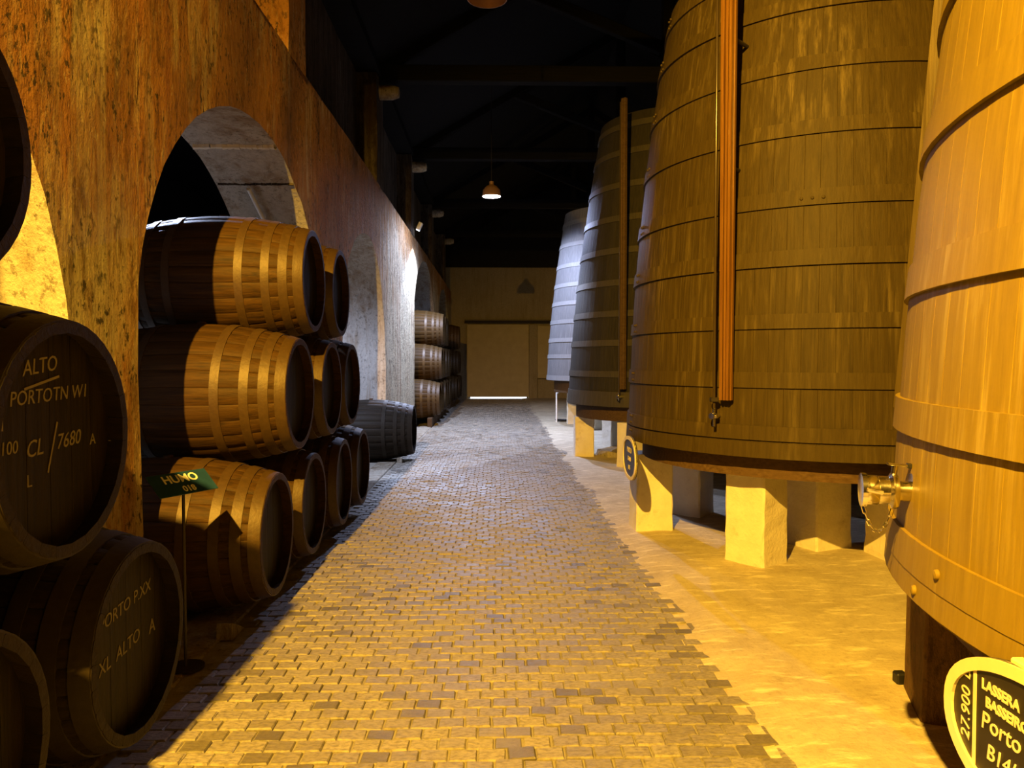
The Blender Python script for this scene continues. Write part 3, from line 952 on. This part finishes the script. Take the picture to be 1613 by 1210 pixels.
pillar(2.02, 20.25, .895, .3, R(0), 'narrow pillar beside the aisle under the farthest vat', gp)
pillar(2.3, 18.4, .895, .36, R(35), 'front pillar of the farthest vat hidden behind the dark vat', gp)
pillar(4.2, 19.5, .895, .36, R(0), 'pillar on the hidden side of the farthest vat', gp)
gp = 'limewashed pillars under the ochre vat'
pillar(2.25, 3.60, .755, .42, R(-18), 'brown-shaded pillar under the ochre vat behind the large oval sign', gp, M_pilshade)
pillar(2.0, .75, .755, .4, R(30), 'pillar under the ochre vat outside the right edge', gp)
pillar(4.6, 3.2, .755, .4, R(-40), 'rear pillar under the ochre vat', gp)
pillar(4.8, .7, .755, .4, R(40), 'pillar on the hidden side of the ochre vat', gp)

# oval signs
def oval_sign(name, loc, rz, a, b, label, rim=.032, sub=True):
    t = empty(name, loc, rz); tag(t, label, 'sign')
    N = 48
    # local frame: x = reading direction, z up, face towards -y
    def sup(k, s=1.0):
        th = 2*PI*k/N; c, s_ = math.cos(th), math.sin(th)
        return (a*s*math.copysign(abs(c)**.9, c), b*s*math.copysign(abs(s_)**.9, s_))
    m = MB(); f = [sup(k) for k in range(N)]
    m.add([(x, -.01, z) for x, z in f] + [(x, .01, z) for x, z in f], [tuple(range(N)), tuple(range(N, 2*N))[::-1]] + [(k, N+k, N+(k+1) % N, (k+1) % N) for k in range(N)])
    m.build('board', M_signb, t)
    m = MB(); k_in = 1 - rim/min(a, b)
    fi = [(x*(1-rim/a), z*(1-rim/b)) for x, z in f]
    vs_ = [(x, -.018, z) for x, z in f] + [(x, -.018, z) for x, z in fi] + [(x, .004, z) for x, z in f] + [(x, -.008, z) for x, z in fi]
    fs = []
    for k in range(N):
        k2 = (k+1) % N
        fs += [(k, k2, N+k2, N+k), (2*N+k, 2*N+k2, k2, k), (N+k, N+k2, 3*N+k2, 3*N+k)]
    m.add(vs_, fs); m.build('rim', M_signr, t)
    return t
# reading direction seen from the aisle is towards +y, so local x -> world +y, local -y -> world -x: rz = +90 deg minus
def sign_local(x, z, rot=0.0, shear=0):
    return frame((x, -.0115, z), (math.cos(rot), 0, math.sin(rot)), (-math.sin(rot), 0, math.cos(rot)))

sg1 = oval_sign('oval_sign', (1.222, 1.635, .796), R(-90), .37, .195, 'large black oval sign with cream rim and lettering under the ochre vat')
m = MB(); m.box((-.006, -.0125, -.15), (.006, -.0105, .15))
o = m.build('divider_line', M_signt, sg1); o.location = (-.248, 0, 0)
text_on(sg1, '27.900', .05, M_signt, sign_local(-.283, -.005, R(90)), .1, 'lettering')
text_on(sg1, 'L', .045, M_signt, sign_local(-.281, .095, R(90)), .1, 'lettering')
for (tx, x, z, sz, sh, bd) in (('LASSERA', -.222, .098, .036, 0, .0012), ('BASSEIRO', -.206, .058, .036, 0, .0012), ('Porto', -.222, .008, .062, .1, .0004), ('T.', -.06, .008, .062, .1, .0004), ('B14/', -.200, -.062, .056, .15, .0004)):
    text_on(sg1, tx, sz, M_signt, sign_local(x, z), sh, 'lettering', bd, 'LEFT')
m = MB(); m.bbox((-.12, -.012, .19), (.2, .02, .205), .004); m.build('hanger', M_signr, sg1)
sg2 = oval_sign('oval_sign', (1.232, 7.0, .80), R(-90), .34, .20, 'small dark oval sign seen edge-on beside the olive brown vat')
for (tx, z, sz) in (('PORTO', .07, .07), ('36.400', -.01, .06), ('B15', -.09, .06)):
    text_on(sg2, tx, sz, M_signt, sign_local(0, z), .1, 'lettering')

# teal number sign on its post
def number_sign():
    BLc, BRc = Vector((-1.7625, 4.0, .977)), Vector((-1.581, 4.3375, .977))
    upv = Vector((-.102, .0545, .106)); x = (BRc-BLc); W = x.length; H = upv.length
    ctr = BLc + x*.5 + upv*.5
    t = empty('number_sign', (ctr.x, ctr.y, 0)); tag(t, 'small teal sign reading HUMO 018 tilted on a thin post', 'sign')
    Mf = frame(ctr - Vector((ctr.x, ctr.y, 0)), x, upv)
    m = MB(); m.bbox((-W/2, -H/2, -.006), (W/2, H/2, 0), .002); o = m.build('plate', M_teal, t); o.matrix_local = Mf
    text_on(t, 'HUMO', .075, M_white, Mf @ Matrix.Translation((.0, .03, .001)), 0, 'lettering', .0015)
    text_on(t, '018', .055, M_white, Mf @ Matrix.Translation((.015, -.045, .001)), 0, 'lettering', .0012)
    m = MB(); m.tube((0, 0, 0), (0, 0, ctr.z-.006), .009, n=8); m.tube((0, 0, 0), (0, 0, .012), .10, n=20); m.build('post', M_iron, t, True)
M_teal = plain('teal_enamel', (.016, .055, .15), .3, 0, 7, .5, .05)
number_sign()

# lamps
def pendant(loc, label, lit, zc, up=.098):
    t = empty('pendant_lamp', loc); tag(t, label, 'lamp', 'pendant lamps over the aisle')
    sh = MB()
    sh.lathe([(.205, 0), (.19, .14), (.12, .22), (.05, .26), (.05, .33), (.04, .33), (.045, .25), (.11, .21), (.18, .13), (.198, 0)], 32, closed=True)
    sh.build('shade', M_shade, t, True)
    d = MB(); d.lathe([(.172, up), (.172, up+.01)], 32); d.build('diffuser', M_bulb if lit else M_bulboff, t)
    c = MB(); c.tube((0, 0, .32), (0, 0, zc-loc[2]), .008, n=6); c.build('cord', M_black, t)
    return t
M_shade = plain('lamp_shade_enamel', (.35, .20, .12), .4, 0.2, 10, .2, 0)
M_bulb = emis('lit_diffuser', (1.0, .93, .86), 9.0)
M_bulboff = plain('unlit_diffuser', (.85, .74, .68), .4, 0, 6, .15, 0)
pl = LAMP['pendant'][0]
pendant((-.10, 7.95, 5.41), 'unlit pendant lamp cut by the top edge of the picture', False, 6.6)
pendant((pl[0], pl[1], pl[2]), 'glowing pendant lamp hanging over the middle of the aisle', True, 8.0)
lo = light_at('pendant_light', 'pendant', rad=.06); lo.location.z += .085
nl = LAMP['nave'][0]
pendant(nl, 'lit pendant lamp in the side nave behind the arches', True, 6.65, .118)
lo = light_at('side_nave_light', 'nave', rad=.03); lo.location.z += .106

def flood(loc, label, aim, wallp):
    t = empty('floodlight', (wallp[0], wallp[1], wallp[2])); tag(t, label, 'lamp')
    L = Vector(loc); A = (Vector(aim)-L).normalized(); W0 = Vector(wallp)
    side = A.cross(Vector((0, 0, 1))).normalized(); upv = side.cross(A)
    Mx = Matrix((side, upv, A)).transposed().to_4x4(); Mx.translation = L - W0
    m = MB(); m.add([Mx @ Vector(p) for p in ((-.06, -.045, -.16), (.06, -.045, -.16), (.06, .045, -.16), (-.06, .045, -.16), (-.11, -.075, -.02), (.11, -.075, -.02), (.11, .075, -.02), (-.11, .075, -.02))],
                    [(0, 3, 2, 1), (0, 1, 5, 4), (1, 2, 6, 5), (2, 3, 7, 6), (3, 0, 4, 7)])
    m.build('housing', M_iron, t)
    m = MB(); m.add([Mx @ Vector(p) for p in ((-.10, -.065, -.03), (.10, -.065, -.03), (.10, .065, -.03), (-.10, .065, -.03))], [(0, 1, 2, 3)])
    m.build('front_glass', emis('sodium_glow', (1.0, .55, .1), 20.0), t)
    m = MB(); m.tube((0, 0, 0), Mx @ Vector((0, 0, -.15)), .014, n=8); m.build('bracket', M_iron, t)
fl_ = LAMP['flood'][0]; AIM = (1.2, 3.2, 0.0)
flood(fl_, 'amber floodlight on the left wall above the near barrels', AIM, (WX-.30, -1.40, 5.95))
light_at('floodlight_beam', 'flood', 'SPOT', AIM, 120, .5, .05)

def spot_box():
    t = empty('wall_spot_lamp', (WX+.02, 18.92, 5.0)); tag(t, 'small white spot lamp high on the arcade wall', 'lamp')
    Mx = Matrix.Translation((.12, 0, .0)) @ Matrix.Rotation(R(25), 4, 'Y')
    m = MB(); m.bbox((-.05, -.07, -.10), (.05, .07, .10), .01, 0, Mx); m.build('housing', M_white, t)
    m = MB(); m.tube((-.03, 0, 0), (.1, 0, .02), .012, n=8); m.build('bracket', M_iron, t)
    m = MB(); m.add([Mx @ Vector(p) for p in ((-.04, -.06, -.1015), (.04, -.06, -.1015), (.04, .06, -.1015), (-.04, .06, -.1015))], [(3, 2, 1, 0)]); m.build('front_glass', emis('cold_glow', (.85, .9, 1), 10.0), t)
spot_box()
LAMP['spot'] = ((-1.64, 18.75, 4.84), (.60, .70, 1.0), 1300.0)
light_at('wall_spot_beam', 'spot', 'SPOT', (.42, 18.7, 0.0), 136, .2, .03)
def fill():  # lamp out of view, added to light the far wall
    x, y, z = LAMP['far'][0]
    t = empty('fill_lamp', (x, y, z)); tag(t, 'added unseen amber bulkhead lamp on a post behind the farthest vat', 'lamp')
    m = MB(); m.tube((0, -.16, -z), (0, -.16, .1), .03, n=10); m.build('post', M_iron, t)
    m = MB(); m.bbox((-.1, -.14, -.08), (.1, -.06, .08), .02); m.build('housing', M_iron, t)
fill()
light_at('fill_light', 'far', rad=.06)

# small things
m = MB(); m.tube((0, 0, 0), (.04, .47, -.29), .022, n=10); m.tube((.04, .47, -.29), (.045, .52, -.33), .027, n=10)
tag(m.build('conduit_pipe', M_white, None, True, (-2.52, 7.83, 3.44)), 'short white conduit fixed under the nearest full arch', 'pipe')
m = MB(); m.lathe([(.17, 0), (.20, .07), (.205, .07), (.195, .06), (.165, .012), (.0, .012)], 28)
tag(m.build('drip_tub', M_black, None, True, (1.80, 21.0, 0.0)), 'low round black tub on the floor by the farthest vat', 'tub')
m = MB(); m.tube((0, 0, .0), (0, 0, .82), .022, n=8); m.tube((0, 0, .80), (.04, 0, .84), .03, n=8)
tag(m.build('drain_pipe', M_white, None, True, (1.62, 20.7, .0)), 'thin white drain pipe below the farthest vat', 'pipe')
m = MB(); m.bbox((-.03, -.03, -.005), (.03, .03, .07), .008)
tag(m.build('rubber_block', M_black, None, False, (2.11, 3.9, 0)), 'small black block at the foot of the ochre vat pillar', 'block')
m = MB(); rr = random.Random(5)
top = [(math.cos(2*PI*k/9)*(.26+rr.uniform(-.04, .04)), math.sin(2*PI*k/9)*(.34+rr.uniform(-.05, .05)), .10+rr.uniform(-.02, .03)) for k in range(9)]
m.add(top + [(x*1.15, y*1.15, -.03) for x, y, z in top], [tuple(range(9))] + [(k, 9+k, 9+(k+1) % 9, (k+1) % 9)[::-1] for k in range(9)])
tag(m.build('stone_slab', M_stone, None, False, (2.05, 13.55, 0)), 'rough stone slab on the ground under the dark vat', 'stone')
